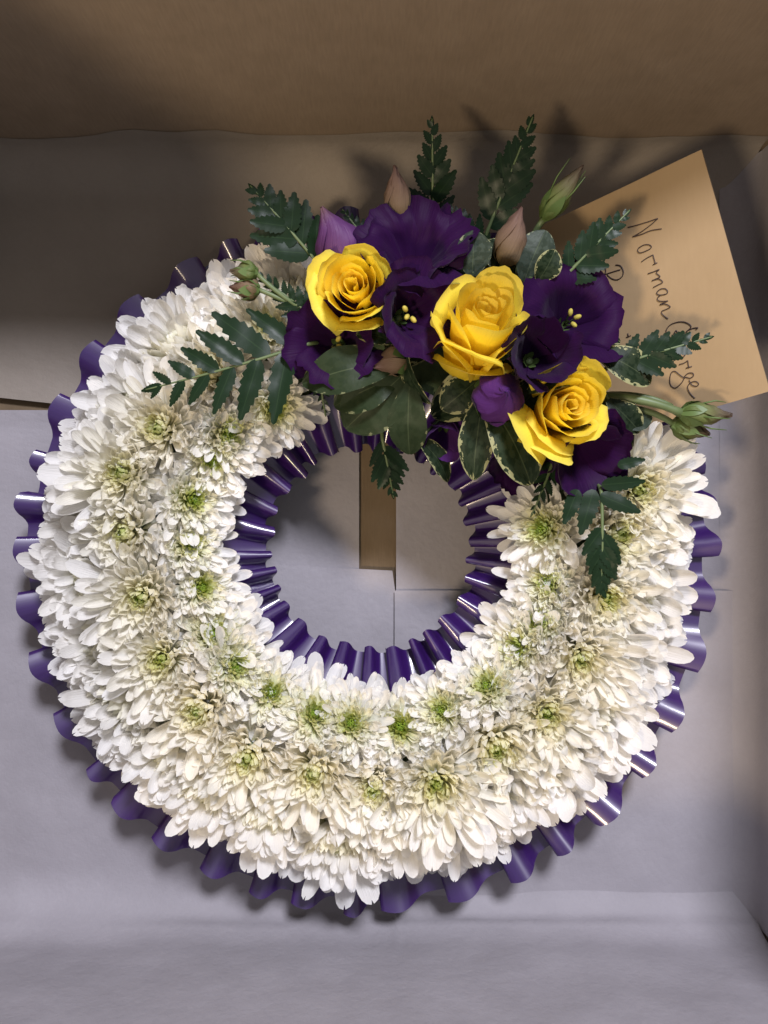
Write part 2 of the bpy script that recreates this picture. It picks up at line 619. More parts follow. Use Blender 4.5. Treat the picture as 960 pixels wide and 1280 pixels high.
def floret_mesh(seed, mat_name='mum'):
    """the tight inner florets of a head, and its green heart"""
    rnd = random.Random(seed)
    mb = MB()
    for i in range(8, N_IN):
        t = i / N_IN
        alpha = R(8 + (14 if mat_name == 'mum_green' else 0) + 58 * t ** 0.8 + rnd.uniform(-7, 7))
        beta = i * GA + rnd.uniform(-0.25, 0.25)
        L = (0.0048 + 0.0135 * t ** 1.1) * rnd.uniform(0.85, 1.15)
        W = (0.0016 + 0.0040 * t) * rnd.uniform(0.85, 1.15)
        curl = rnd.uniform(0.12, 0.42)
        mat = rot_petal(beta, alpha, rnd.uniform(-0.35, 0.35))
        org = Vector((0.0012 + 0.0048 * t, 0, 0.0085 - 0.006 * t))
        org.rotate(Matrix.Rotation(beta, 3, 'Z'))
        tw = rnd.uniform(-1, 1)
        vt = 0.02 + 0.60 * t
        def fn(u, v):
            s = v
            w = W * 0.5 * (0.42 + 0.58 * sstep(0, 0.7, s)) * (math.sqrt(max(0.02, 1 - max(0, (s - 0.7) / 0.3) ** 2.2)))
            q = 2 * u - 1
            z = 0.45 * W * q * q + curl * L * s ** 2
            p = Vector((L * (s - 0.3 * curl * s ** 3), w * q + tw * L * 0.08 * s * s, z))
            return mat @ p + org, (s, vt)
        mb.grid(fn, 2, 4)
    return mb.data('florets', M[mat_name])


def heart_mesh(seed):
    rnd = random.Random(seed)
    mb = MB()
    for i in range(16):
        r = 0.0018 * math.sqrt(i / 16)
        b = i * GA
        x, y = r * math.cos(b), r * math.sin(b)
        mb.tube([(x, y, 0.004), (x * 1.15, y * 1.15, 0.0100), (x * 0.9, y * 0.9, 0.0122 + rnd.uniform(-0.0006, 0.0006))], [0.0005, 0.0006, 0.00015], 5)
    return mb.data('centre', M['mumc'])


FLOR = [floret_mesh(100 + k) for k in range(6)]
FLOR_WHITE = [floret_mesh(170 + k, 'mum_white') for k in range(4)]
FLOR_GREEN = [floret_mesh(140 + k, 'mum_green') for k in range(4)]
HEART = [heart_mesh(200 + k) for k in range(3)]
STEMM = MB().tube([(0, 0, 0.003), (0.0005, 0, -0.012), (0, 0.0005, -0.030)], [0.0040, 0.0022, 0.0020], 6).data('stem', M['stem'])


def chrysanthemum(centre, axis, scale, label, group, droop=0.0, open_=1.0, flor=FLOR, fan=None, toward=None, cut=0.0, lift=0.0, cream=False):
    axis = Vector(axis).normalized()
    root = thing('chrysanthemum', label, 'flower', Vector(centre) - axis * 0.012 * scale, axis_rot(axis, random.uniform(0, 6.28)), group)
    root.scale = (scale,) * 3
    link('florets', random.choice(flor), root)['kind'] = 'stuff'
    ce = link('centre', random.choice(HEART), root)
    if flor is FLOR_GREEN:
        ce.scale = (1.45, 1.45, 0.95)
    link('stem', STEMM, root)
    for i in range(N_OUT):
        t = i / N_OUT
        alpha = R(50 + (40 + droop) * t ** 0.9 + jit(9)) * open_
        beta = i * GA * 1.0 + jit(0.22)
        L = (0.0180 + 0.0130 * t ** 0.8) * random.uniform(0.86, 1.12)
        if toward is not None:
            # petals pressed against the neighbouring row stay shorter and more upright
            dw = root.rotation_quaternion @ Vector((math.cos(beta), math.sin(beta), 0))
            k_ = max(0.0, dw.x * toward.x + dw.y * toward.y)
            L *= 1 - cut * k_
            alpha -= R(lift) * k_
        src = PETALS_CREAM if cream and t < 0.55 else PETALS
        o = link('petal', random.choice(src).copy(), root)
        if fan:
            # crowded on the side of the ring: all petals are pressed to fan outward, shingled
            p0, p1, spread, lmul = fan
            phi = R(p0 + (p1 - p0) * t + jit(9))
            out = math.atan2(axis.y, axis.x)
            psi = out + R(spread) * (2 * ((i * 0.618034) % 1.0) - 1) + jit(0.12)
            L *= lmul * random.uniform(0.82, 1.16)
            inv = root.rotation_quaternion.to_matrix().to_4x4().inverted()
            org = inv @ Vector((0.0075 * math.cos(psi), 0.0075 * math.sin(psi), 0.004 - 0.009 * t))
            mt = Matrix.Translation(org) @ inv @ rot_petal(psi, phi, jit(0.30))
            o.matrix_local = mt @ Matrix.Diagonal((L, L * random.uniform(0.85, 1.2), L, 1))
            continue
        org = Vector((0.0055 + 0.001 * t, 0, 0.0030 - 0.0045 * t))
        org.rotate(Matrix.Rotation(beta, 3, 'Z'))
        mt = Matrix.Translation(org) @ rot_petal(beta, alpha, jit(0.35))
        sx = L
        wy = L * random.uniform(0.78, 1.12) if t > 0.35 else L * random.uniform(0.65, 0.9)
        o.matrix_local = mt @ Matrix.Diagonal((sx, wy, L, 1))
    return root


G_MID = 'chrysanthemums along the crest of the wreath'
G_IN = 'chrysanthemums round the inner edge of the wreath'
G_OUT = 'chrysanthemums round the outer edge of the wreath'
L_MID = 'white chrysanthemum with yellow green centre on the crest of the wreath'
L_IN = 'white chrysanthemum leaning toward the hole above the inner purple ribbon'
L_OUT = 'white chrysanthemum leaning outward over the outer purple ribbon'

mid_px = [(196, 535), (150, 590), (152, 665), (175, 748), (201, 825), (245, 890), (308, 950), (390, 968), (467, 988), (546, 982), (621, 938), (685, 893), (727, 825), (760, 748), (776, 668), (800, 612), (262, 462), (335, 408)]
in_px = [(345, 512), (288, 540), (264, 577), (243, 624), (240, 680), (254, 733), (268, 790), (296, 832), (340, 865), (394, 890), (438, 903), (500, 908), (551, 887), (608, 855), (645, 810), (673, 775), (684, 728), (676, 660)]


def tilt(p, out, base_up=1.0):
    d = Vector((p.x - CW.x, p.y - CW.y, 0)).normalized()
    return d * out + Vector((0, 0, base_up)) + Vector((jit(0.20), jit(0.20), 0))


for (x, y) in mid_px:
    p = P(x, y, 0.088 + jit(0.003))
    din = (CW - p).to_2d().normalized()
    chrysanthemum(p, tilt(p, 0.12), random.uniform(0.98, 1.24), L_MID, G_MID, droop=random.uniform(2, 16), open_=random.uniform(0.88, 1.06), toward=din, cut=0.42, lift=6, cream=True)
for (x, y) in in_px:
    p = P(x, y, 0.083 + jit(0.002))
    dout = -(CW - p).to_2d().normalized()
    chrysanthemum(p, tilt(p, -0.60), random.uniform(0.74, 0.88), L_IN, G_IN, open_=random.uniform(0.84, 1.04), flor=FLOR_GREEN, toward=dout, cut=0.35, lift=10)
n_out = 22
for k in range(n_out):
    a = R(107 + k * (273 / (n_out - 1))) + jit(0.03)
    r = 0.1420 + jit(0.003)
    z = 0.064 + jit(0.004)
    p = Vector((CW.x + r * math.cos(a), CW.y + r * math.sin(a), z))
    chrysanthemum(p, tilt(p, 1.2), random.uniform(1.16, 1.30), L_OUT, G_OUT, flor=FLOR_WHITE, fan=(38, 97, 88, 0.84))
# a lower skirt of smaller heads filling between the outer ones
for k in range(n_out - 1):
    a = R(107 + (k + 0.5) * (273 / (n_out - 1))) + jit(0.03)
    r = 0.1470 + jit(0.002)
    p = Vector((CW.x + r * math.cos(a), CW.y + r * math.sin(a), 0.046 + jit(0.003)))
    chrysanthemum(p, tilt(p, 1.8), random.uniform(1.12, 1.26), 'white chrysanthemum tucked low between the outer flowers, its petals over the ribbon', 'chrysanthemums low on the outer side of the wreath', flor=FLOR_WHITE, fan=(64, 106, 82, 0.86))


# ------------------------------------------------------------------ cup petals for roses, lisianthus and buds
def cup_petal(phi, rb, rt, hw, h, flare=0.0, roll=0.0, drop=0.3, spiral=0.0, ruff=0.0, bulge=0.8, point=0.0, twist=0.0, seed=0, nu=12, nv=10, dent=0.0):
    mb = MB()
    ns = seed * 7.31
    def fn(u, v):
        t = 2 * u - 1
        hh = h * (1 - drop + drop * math.sqrt(max(0.0, 1 - abs(t) ** 2.7))) * (1 + point * (1 - abs(t)) ** 1.5) - dent * h * max(0, 1 - abs(t) * 3)
        r = rb + (rt - rb) * math.sin(min(1, v) * PI / 2) ** bulge
        r += spiral * t * (0.3 + 0.7 * v)
        lip = sstep(0.55, 1.0, v)
        r += flare * lip ** 1.6
        z = hh * v - roll * lip ** 2.2 * h
        n1 = noise.noise(Vector((t * 2.2 + ns, v * 2.0, ns)))
        n2 = noise.noise(Vector((t * 6.0 + ns, v * 2.5, ns + 4)))
        r += ruff * (0.7 * n1 + 0.5 * n2) * (0.15 + 0.85 * v * v)
        z += ruff * 0.6 * n2 * v * v
        a = phi + t * hw * (0.72 + 0.28 * math.sin(min(v * 1.3, 1) * PI / 2)) * (1 - 0.16 * lip ** 2) + twist * v
        return Vector((r * math.cos(a), r * math.sin(a), z)), (u, v)
    mb.grid(fn, nu, nv)
    return mb


def stem_to_foam(root, rad=0.0016):
    """a stem from the flower's base down into the foam"""
    mw = Matrix.LocRotScale(root.location, root.rotation_quaternion if root.rotation_mode == 'QUATERNION' else root.rotation_euler.to_quaternion(), root.scale)
    inv = mw.inverted()
    d = Vector((root.location.x - CW.x, root.location.y - CW.y, 0)).normalized()
    foot = CW + d * RC + Vector((0, 0, 0.030))
    a = mw @ Vector((0, 0, 0.002))
    b = mw @ Vector((0, 0, -0.012))
    pts = [inv @ q for q in bez(a, b, foot, 6)]
    MB().tube(pts, rad, 6).build('stem', M['stem'], root)


def sepals(root, r, h, n=5, out=0.3, mat='sepal'):
    for k in range(n):
        mb = MB()
        ph = 2 * PI * k / n + jit(0.2)
        ln = h * random.uniform(0.85, 1.15)
        def fn(u, v):
            t = 2 * u - 1
            w = r * 0.55 * math.sin((0.12 + 0.88 * v) * PI) ** 0.8 if v < 1 else 0.0002
            rad = r * (0.35 + 0.75 * math.sin(min(1, v * 1.5) * PI / 2)) + out * ln * v * v
            a = ph
            return Vector((rad * math.cos(a) - w * t * math.sin(a), rad * math.sin(a) + w * t * math.cos(a), -0.001 + ln * v * (1 - 0.3 * out * v))), (u, v)
        mb.grid(fn, 2, 6)
        mb.build('sepal', M[mat], root)


def rose(top, axis, size, label, roll0=0.0, outer=None, length=1.0):
    axis = Vector(axis).normalized()
    h = 0.040 * size * length
    root = thing('yellow_rose', label, 'rose', Vector(top) - axis * h * 0.92, axis_rot(axis, roll0), 'yellow roses of the spray')
    s = size
    rnd = random.Random(int(abs(top[0]) * 1e5))
    k = 0
    ph = 0.0
    # tight heart
    for i in range(6):
        r = (0.0013 + 0.00100 * i) * rnd.uniform(0.9, 1.12)
        cup_petal(ph, 0.0005, r * s * 1.0, R(105), h * (0.85 + 0.014 * i + rnd.uniform(-0.015, 0.015)), flare=0.0008 * s, drop=0.14, spiral=0.0009 * s, ruff=0.0011, bulge=0.5, seed=k).build('petal', M['rose'], root)
        ph += R(137 + rnd.uniform(-15, 15)); k += 1
    # middle, opening
    for i in range(5):
        r = 0.0074 + 0.00120 * i
        cup_petal(ph, 0.002 * s, r * s, R(78), h * (0.94 + 0.012 * i), flare=(0.0004 + 0.0003 * i) * s, roll=0.02 + 0.008 * i, drop=0.20, spiral=0.0009 * s, ruff=0.0009 * s, bulge=0.6, seed=k, dent=0.02).build('petal', M['rose'], root)
        ph += R(137 + rnd.uniform(-15, 15)); k += 1
    # outer petals turning back
    for i in range(5):
        r = 0.0126 + 0.0007 * i
        cup_petal(ph, 0.004 * s, r * s, R(60), h * (0.98 - 0.015 * i), flare=(0.0016 + 0.0009 * i) * s, roll=0.07 + 0.03 * i, drop=0.32, spiral=0.0010 * s, ruff=0.0018 * s, bulge=0.62, point=0.05, seed=k, nu=14, nv=12).build('petal', M['rose'], root)
        ph += R(137 + rnd.uniform(-12, 12)); k += 1
    for (phi, hw, hh, rt, fl, rl) in (outer or []):
        cup_petal(R(phi) - roll0, 0.004 * s, rt * s, R(hw), h * hh, flare=fl * s, roll=rl, drop=0.35, ruff=0.0016 * s, bulge=0.6, point=0.06, seed=k, nu=14, nv=12).build('petal', M['rose'], root)
        k += 1
    sepals(root, 0.006 * s, 0.020 * s, 5, 0.25)
    stem_to_foam(root, 0.0022)
    return root


rose(P(439, 351, 0.128), (-0.10, 0.06, 1), 0.95, 'yellow rose beside the violet pointed bud, smallest of the three',
     outer=[(150, 40, 0.80, 0.0150, 0.0075, 0.10), (-85, 42, 0.80, 0.0150, 0.0060, 0.10)])
rose(P(611, 378, 0.134), (0.14, 0.44, 0.90), 1.05, 'large yellow rose tilted on its side showing a folded outer petal',
     outer=[(205, 66, 0.80, 0.0150, 0.0060, 0.14), (265, 78, 0.60, 0.0158, 0.0052, 0.16), (330, 60, 0.80, 0.0148, 0.0030, 0.08), (60, 55, 0.97, 0.0150, 0.0030, 0.05)], length=1.25)
rose(P(721, 506, 0.128), (0.20, -0.02, 1), 0.97, 'yellow rose next to the envelope corner, above a violet flower',
     outer=[(215, 45, 0.82, 0.0160, 0.0120, 0.12), (250, 40, 0.85, 0.0160, 0.0095, 0.12), (60, 48, 0.90, 0.0155, 0.0060, 0.06)])


def lisianthus(top, axis, rad, label, n=6, open_=1.0, h=0.026, ruff=0.0035, mat='lis', stamens=True, roll0=0.0, seed=0):
    axis = Vector(axis).normalized()
    root = thing('purple_lisianthus', label, 'flower', Vector(top) - axis * h, axis_rot(axis, roll0), 'purple lisianthus flowers of the spray')
    rnd = random.Random(seed + 50)
    for k in range(n):
        ph = 2 * PI * k / n * (2 if n % 2 else 1) + rnd.uniform(-0.15, 0.15)
        inner = (k % 2)
        rr = rad * (0.66 if inner else 0.72) * rnd.uniform(0.92, 1.08)
        cup_petal(ph, 0.0025, rr, R(54 if n > 5 else 68), h * rnd.uniform(0.92, 1.08), flare=rad * 0.34 * open_ * rnd.uniform(0.7, 1.2), roll=0.14 * open_ * rnd.uniform(0.5, 1.4), drop=0.28,
                  spiral=0.10 * rad, ruff=ruff, bulge=1.15 if open_ > 0.8 else 0.8, seed=seed * 13 + k, nu=16, nv=12).build('petal', M[mat], root)
    if stamens:
        for k in range(3):
            a = k * 1.3 + 0.4 + seed
            q = Vector((0.0026 * math.cos(a), 0.0026 * math.sin(a), h * 0.50 + 0.001 * (k % 2)))
            st = MB().tube([(0, 0, h * 0.2), q * 0.8, q], 0.00035, 5).build('filament', M['sepal'], root)
            d = Vector((math.cos(a) * 0.8, math.sin(a) * 0.8, 0.5)).normalized()
            MB().tube([q - d * 0.0012, q - d * 0.0008, q + d * 0.0006, q + d * 0.0018, q + d * 0.0023], [0.0003, 0.0009, 0.0012, 0.0009, 0.0003], 7).build('anther', M['stamen'], st)
    sepals(root, 0.0026, 0.007, 5, 0.1)
    stem_to_foam(root)
    return root


lisianthus(P(520, 290, 0.116), (0.02, 0.45, 0.88), 0.0235, 'ruffled dark purple flower at the top of the spray above the roses', seed=1, stamens=False, roll0=0.4, ruff=0.0065, n=7)
lisianthus(P(530, 384, 0.126), (0.42, -0.02, 0.9), 0.0195, 'deep purple flower with yellow stamens between the two upper roses', seed=2, roll0=0.2)
lisianthus(P(410, 427, 0.117), (-0.15, -0.12, 1), 0.0195, 'deep purple flower with yellow stamens below the smallest rose', seed=3, roll0=1.1)
lisianthus(P(728, 384, 0.118), (0.20, 0.18, 1), 0.0235, 'wide open purple flower with yellow stamens resting against the envelope', seed=4, roll0=0.8)
lisianthus(P(684, 437, 0.140), (0.08, -0.02, 1), 0.0172, 'dark purple cupped flower between the two larger roses', seed=5, open_=0.45, h=0.030, ruff=0.0025, stamens=False)
lisianthus(P(746, 578, 0.112), (0.25, -0.50, 0.8), 0.0215, 'violet half closed flower under the rose next to the envelope', seed=6, n=5, open_=0.5, h=0.030, ruff=0.0030, mat='lis', stamens=False)
lisianthus(P(556, 558, 0.090), (-0.05, -0.55, 0.8), 0.0115, 'small violet flower hanging over the hole of the ring', seed=7, n=5, open_=0.35, h=0.024, ruff=0.0020, mat='lis_light', stamens=False)
lisianthus(P(650, 598, 0.084), (-0.10, -0.75, 0.65), 0.0165, 'dark purple flower below the cream edged leaves', seed=8, n=5, open_=0.6, h=0.026, stamens=False)


def bud(base_p, tip_p, rad, mat, label, name='flower_bud', npet=4, sep=0.35, stem=True, twist=1.1, sep_mat='sepal', group=None, parent=None, whisk=0):
    a, b = Vector(base_p), Vector(tip_p)
    ax = b - a
    h = ax.length
    root = thing(name, label, 'flower bud', a, axis_rot(ax, random.uniform(0, 6)), group)
    for k in range(npet):
        mb = MB()
        ph = 2 * PI * k / npet
        sd = random.uniform(0, 40)
        def fn(u, v):
            t = 2 * u - 1
            prof = math.sin(PI * (0.16 + 0.82 * v ** 0.72)) ** (0.95 + 0.35 * v)
            r = rad * prof * (1 + 0.17 * t) + 0.0014 * noise.noise(Vector((t * 3 + sd, v * 4, sd)))
            an = ph + t * (PI / npet) * 1.5 + twist * v * v + 0.25 * t * v
            return Vector((r * math.cos(an), r * math.sin(an), h * v * (1 - 0.10 * abs(t) ** 2 * v))), (u, v)
        mb.grid(fn, 8, 10)
        mb.build('petal', M[mat], root)
    if sep:
        sepals(root, rad * 0.95, h * sep, 5, 0.06, sep_mat)
    for k in range(whisk):
        an = 2 * PI * k / whisk + jit(0.3)
        e = Vector((math.cos(an), math.sin(an), 0))
        MB().tube([e * rad * 0.8 + Vector((0, 0, h * 0.25)), e * rad * 1.25 + Vector((0, 0, h * 0.62)), e * rad * random.uniform(0.9, 1.35) + Vector((0, 0, h * random.uniform(0.75, 1.0)))], [0.0005, 0.0004, 0.00015], 5).build('sepal_tip', M['sepal'], root)
    if stem:
        stem_to_foam(root)
    return root


bud(P(619, 500, 0.108), P(632, 490, 0.134), 0.0102, 'lis_light', 'round violet bud with swirled tip beside the tilted rose', npet=5, sep=0.5, twist=2.2)
bud(P(432, 325, 0.096), P(402, 258, 0.110), 0.0098, 'bud_violet', 'pointed violet bud above the smallest rose', sep=0.0)
bud(P(499, 275, 0.092), P(493, 206, 0.108), 0.0062, 'bud_pink', 'faded pink bud standing at the top edge of the spray', sep=0.0)
bud(P(630, 328, 0.098), P(652, 258, 0.114), 0.0070, 'bud_pink', 'tan and pink bud directly above the tilted rose', sep=0.0)
bud(P(680, 272, 0.096), P(729, 206, 0.110), 0.0050, 'bud_green', 'long green bud pointing at the envelope top edge', sep=0.55, whisk=3)
bud(P(852, 517, 0.098), P(916, 519, 0.100), 0.0052, 'bud_green', 'green and purple bud on a long stalk over the envelope', sep=0.45, stem=False, whisk=4)
bud(P(842, 530, 0.092), P(888, 543, 0.092), 0.0052, 'bud_green', 'small green bud below the long stalked bud by the envelope', sep=0.7, stem=False, whisk=4)
bud(P(320, 340, 0.100), P(287, 339, 0.100), 0.0042, 'bud_green', 'small green bud with thin sepals over the top left flowers', sep=0.7, stem=False, whisk=4)
bud(P(322, 362, 0.098), P(286, 358, 0.098), 0.0048, 'bud_pink', 'small withered brown bud over the top left flowers', sep=0.7, stem=False, whisk=3)
bud(P(505, 447, 0.104), P(466, 460, 0.110), 0.0062, 'bud_pink', 'dried brown bud lying on the grey green leaves', sep=0.5, stem=True)

# long stalks carrying the outlying buds
st = thing('bud_stalk', 'green forked stalk reaching from the spray across the envelope', 'stem', P(765, 500, 0.100))
o = st.location
MB().tube([p - o for p in bez(P(740, 498, 0.088), P(800, 492, 0.104), P(853, 517, 0.098), 10)], [0.0026, 0.0027, 0.0027, 0.0026, 0.0024, 0.0022, 0.0020, 0.0019, 0.0018, 0.0019, 0.0024], 8).build('stalk', M['stem'], st)
MB().tube([p - o for p in bez(P(740, 506, 0.088), P(810, 505, 0.098), P(843, 531, 0.092), 10)], 0.0015, 7).build('stalk', M['stem'], st)
MB().tube([p - o for p in bez(P(745, 494, 0.088), P(800, 487, 0.100), P(840, 508, 0.098), 10)], 0.0012, 7).build('stalk', M['stem'], st)
st = thing('bud_stalk', 'thin green stalk holding two small buds over white petals', 'stem', P(395, 392, 0.094))
o = st.location
MB().tube([p - o for p in bez(P(400, 400, 0.090), P(350, 372, 0.100), P(320, 341, 0.100), 8)], 0.0011, 7).build('stalk', M['stem'], st)
MB().tube([p - o for p in bez(P(395, 396, 0.090), P(350, 372, 0.099), P(321, 361, 0.098), 8)], 0.0011, 7).build('stalk', M['stem'], st)


# ------------------------------------------------------------------ fern fronds
def leaflet_mesh(ratio, teeth, depth, fold, name='leaflet'):
    """unit length, serrated edge; x along, y across"""
    v, f, uv = [], [], []
    rows = teeth * 2 + 1
    for i in range(rows + 1):
        s = i / rows
        shape = (math.sin(PI * min(1, s * 0.93 + 0.07) ** 0.75)) ** 0.75 if s < 1 else 0
        shape = max(shape, 0.02)
        if s < 0.05:
            shape = 0.22
        w = ratio * 0.5 * shape
        fwd = 0.0
        if i % 2 == 0 and 0 < i < rows:
            w *= 1 + depth
            fwd = 0.035
        elif 0 < i < rows:
            w *= 1 - depth * 0.6
        z = -0.10 * s * s
        for t in (-1, -0.5, 0, 0.5, 1):
            v.append((s + fwd * abs(t), w * t, z + fold * abs(t) * w + 0.006 * math.sin(s * 14 + t)))
            uv.append((s, 0.5 + 0.5 * t))
    for i in range(rows):
        for j in range(4):
            a = i * 5 + j
            f.append((a, a + 1, a + 6, a + 5))
    return mesh_data(name, v, f, M['fern'], uv)


LEAFLETS = [leaflet_mesh(random.uniform(0.33, 0.40), 7, random.uniform(0.10, 0.2), random.uniform(-0.1, 0.3)) for _ in range(6)]


def frond(base_px, tip_px, zb, zt, maxlen, n, label, ang=52, prof=None, bow=0.0, arch=0.004, width=1.0, start=0.06, extra=()):
    b = P(*base_px, zb)
    t = P(*tip_px, zt)
    root = thing('fern_frond', label, 'fern', b, None, 'fern fronds of the spray')
    d = t - b
    side = Vector((-d.y, d.x, 0)).normalized()
    c = (b + t) / 2 + side * bow * d.length + Vector((0, 0, arch))
    pts = bez(b, c, t, 24)
    foot_d = Vector((b.x - CW.x, b.y - CW.y, 0)).normalized()
    foot = CW + foot_d * RC + Vector((0, 0, 0.03))
    stem_pts = bez(foot, b - d.normalized() * 0.012 + Vector((0, 0, -0.004)), b, 6)[:-1] + pts
    k = len(stem_pts)
    MB().tube([p - b for p in stem_pts], [0.0011 - 0.0008 * i / k for i in range(k)], 6).build('frond_stem', M['stem'], root)
    prof = prof or (lambda s: (0.82 + 0.9 * s if s < 0.2 else 1.0 - 0.86 * ((s - 0.2) / 0.8) ** 0.9))
    mpp = pxlen(1, (zb + zt) / 2)
    for i in range(n):
        s = start + (0.985 - start) * (i / n) ** 0.92
        for sd in (-1, 1):
            ss = min(0.985, s + (0.4 / n if sd > 0 else 0))
            p = pts[min(24, round(ss * 24))].lerp(pts[min(24, round(ss * 24) + 1)], 0.0)
            fi = ss * 24
            i0 = min(23, int(fi))
            p = pts[i0].lerp(pts[i0 + 1], fi - i0)
            tan = (pts[i0 + 1] - pts[i0]).normalized()
            L = maxlen * mpp * prof(ss) * random.uniform(0.9, 1.08)
            if L < 0.0012:
                continue
            an = R(ang * (1 - 0.35 * ss) + jit(5)) * sd
            sdv = Vector((0, 0, 1)).cross(tan).normalized()
            up = tan.cross(sdv)
            ex = tan * math.cos(an) + sdv * math.sin(an) + up * (0.08 + jit(0.10))
            ex.normalize()
            upv = (up + Vector((jit(0.22), jit(0.22), 0))).normalized()
            ey = upv.cross(ex).normalized()
            ez = ex.cross(ey)
            o = link('leaflet', random.choice(LEAFLETS), root)
            wd = L * width * (0.95 + 0.45 * ss)
            mt = Matrix(((ex.x * L, ey.x * wd, ez.x * L, p.x - b.x), (ex.y * L, ey.y * wd, ez.y * L, p.y - b.y), (ex.z * L, ey.z * wd, ez.z * L, p.z - b.z + 0.0002 * (i % 3)), (0, 0, 0, 1)))
            o.matrix_local = mt
    for (bx, by, tx, ty, zz, w) in extra:
        lb, lt = P(bx, by, zz - 0.003), P(tx, ty, zz)
        ex = lt - lb
        L = ex.length
        ex.normalize()
        ey = Vector((jit(0.2), jit(0.2), 1)).cross(ex).normalized()
        ez = ex.cross(ey)
        o = link('leaflet', random.choice(LEAFLETS), root)
        wd = pxlen(w, zz) / 0.40
        o.matrix_local = Matrix.Translation(lb - b) @ Matrix((ex * L, ey * wd, ez * L)).transposed().to_4x4()
    # end leaflet
    tan = (pts[-1] - pts[-3]).normalized()
    L = maxlen * mpp * 0.30
    sdv = Vector((0, 0, 1)).cross(tan).normalized()
    ez = tan.cross(sdv)
    p = pts[-1] - tan * L * 0.75 - b
    o = link('leaflet', LEAFLETS[0], root)
    o.matrix_local = Matrix(((tan.x * L, sdv.x * L, ez.x * L, p.x), (tan.y * L, sdv.y * L, ez.y * L, p.y), (tan.z * L, sdv.z * L, ez.z * L, p.z), (0, 0, 0, 1)))
    return root


frond((385, 430), (182, 487), 0.104, 0.104, 96, 6, 'large fern frond lying across the white flowers below the small buds', ang=60, bow=0.03, width=0.80)
frond((398, 330), (313, 232), 0.090, 0.098, 64, 6, 'fern frond standing out beside the pointed violet bud', ang=50, width=1.15)
frond((541, 285), (540, 148), 0.080, 0.100, 48, 6, 'upright fern frond beside the faded pink bud', ang=42, width=1.2)
frond((608, 292), (666, 146), 0.085, 0.102, 54, 7, 'upright fern frond above the tan and pink bud', ang=42, width=1.2)
frond((700, 352), (787, 263), 0.106, 0.112, 46, 7, 'fern frond over the envelope beside the first written name', ang=48, width=1.2)
frond((765, 458), (890, 421), 0.104, 0.112, 46, 7, 'fern frond over the envelope crossing the second written name', ang=46, width=1.2)
frond((752, 618), (751, 742), 0.101, 0.098, 46, 6, 'fern frond hanging over white flowers below the violet half closed flower', ang=38, start=0.34, width=1.15,
      prof=lambda s: 1.0 - 0.75 * max(0, s - 0.34) / 0.66,
      extra=[(722, 612, 706, 655, 0.105, 24), (742, 612, 726, 668, 0.105, 25), (752, 606, 808, 602, 0.105, 22), (750, 619, 802, 640, 0.105, 23), (772, 582, 807, 574, 0.106, 17)])
frond((478, 548), (492, 622), 0.072, 0.060, 44, 5, 'short fern tip hanging into the hole of the ring', ang=42)
frond((405, 408), (318, 340), 0.092, 0.097, 34, 8, 'dark fern frond behind the two small buds', ang=50)
frond((610, 318), (556, 256), 0.082, 0.088, 34, 6, 'small fern frond behind the top purple flower', ang=45)
frond((692, 575), (664, 645), 0.088, 0.088, 26, 5, 'small fern tip below the cream edged leaves', ang=42)
frond((398, 462), (407, 520), 0.090, 0.086, 20, 4, 'small fern tip under the grey green leaves', ang=42)
frond((470, 320), (428, 262), 0.084, 0.088, 30, 6, 'small fern frond between violet bud and top purple flower', ang=45)


# ------------------------------------------------------------------ variegated foliage
def leaf_part(root, b, t, width, mat, roll=0.0, arch=0.12, fold=0.18, wave=0.02, seed=0, shape=0.42):
    b, t = Vector(b), Vector(t)
    d = t - b
    L = d.length
    ex = d.normalized()
    ey = Vector((0, 0, 1)).cross(ex).normalized()
    ez = ex.cross(ey)
    q = Matrix.Rotation(roll, 3, ex)
    ey, ez = q @ ey, q @ ez
    mb = MB()
    def fn(u, v):
        s = u
        tt = 2 * v - 1
        w = width * 0.5 * max(0.03, (math.sin(PI * (0.03 + 0.96 * s ** (1 / (2 * shape)))) ** 0.62))
        w *= 1 + 0.05 * noise.noise(Vector((s * 7, tt * 0.5 + seed, seed)))
        z = arch * L * math.sin(PI * s) + fold * abs(tt) * w
        z += wave * L * noise.noise(Vector((s * 3.5 + seed, tt * 1.5, seed * 2.0)))
        z += wave * 0.6 * L * abs(tt) * noise.noise(Vector((s * 8 + seed, tt * 3, seed)))
        return b + ex * (L * s) + ey * (w * tt) + ez * z - root.location, (s, v)
    mb.grid(fn, 16, 8)
    return mb.build('leaf', M[mat], root)


def sprig(origin, label, leaves):
    o = P(*origin)
    root = thing('leaf_sprig', label, 'foliage', o, None, 'variegated leaf sprigs of the spray')
    d = Vector((o.x - CW.x, o.y - CW.y, 0)).normalized()
    foot = CW + d * RC + Vector((0, 0, 0.03))
    MB().tube([p - o for p in bez(foot, (foot + o) / 2, o, 5)], 0.0016, 6).build('stem', M['stem'], root)
    for i, (bx, by, bz, tx, ty, tz, w, mat, kw) in enumerate(leaves):
        b, t = P(bx, by, bz), P(tx, ty, tz)
        leaf_part(root, b, t, pxlen(w, (bz + tz) / 2), mat, seed=i * 3.7 + origin[0] * 0.1, **kw)
        MB().tube([p - o for p in bez(o, (o + b) / 2 + Vector((0, 0, -0.003)), b + (t - b) * 0.08, 5)], 0.0007, 5).build('petiole', M['stem'], root)
    return root


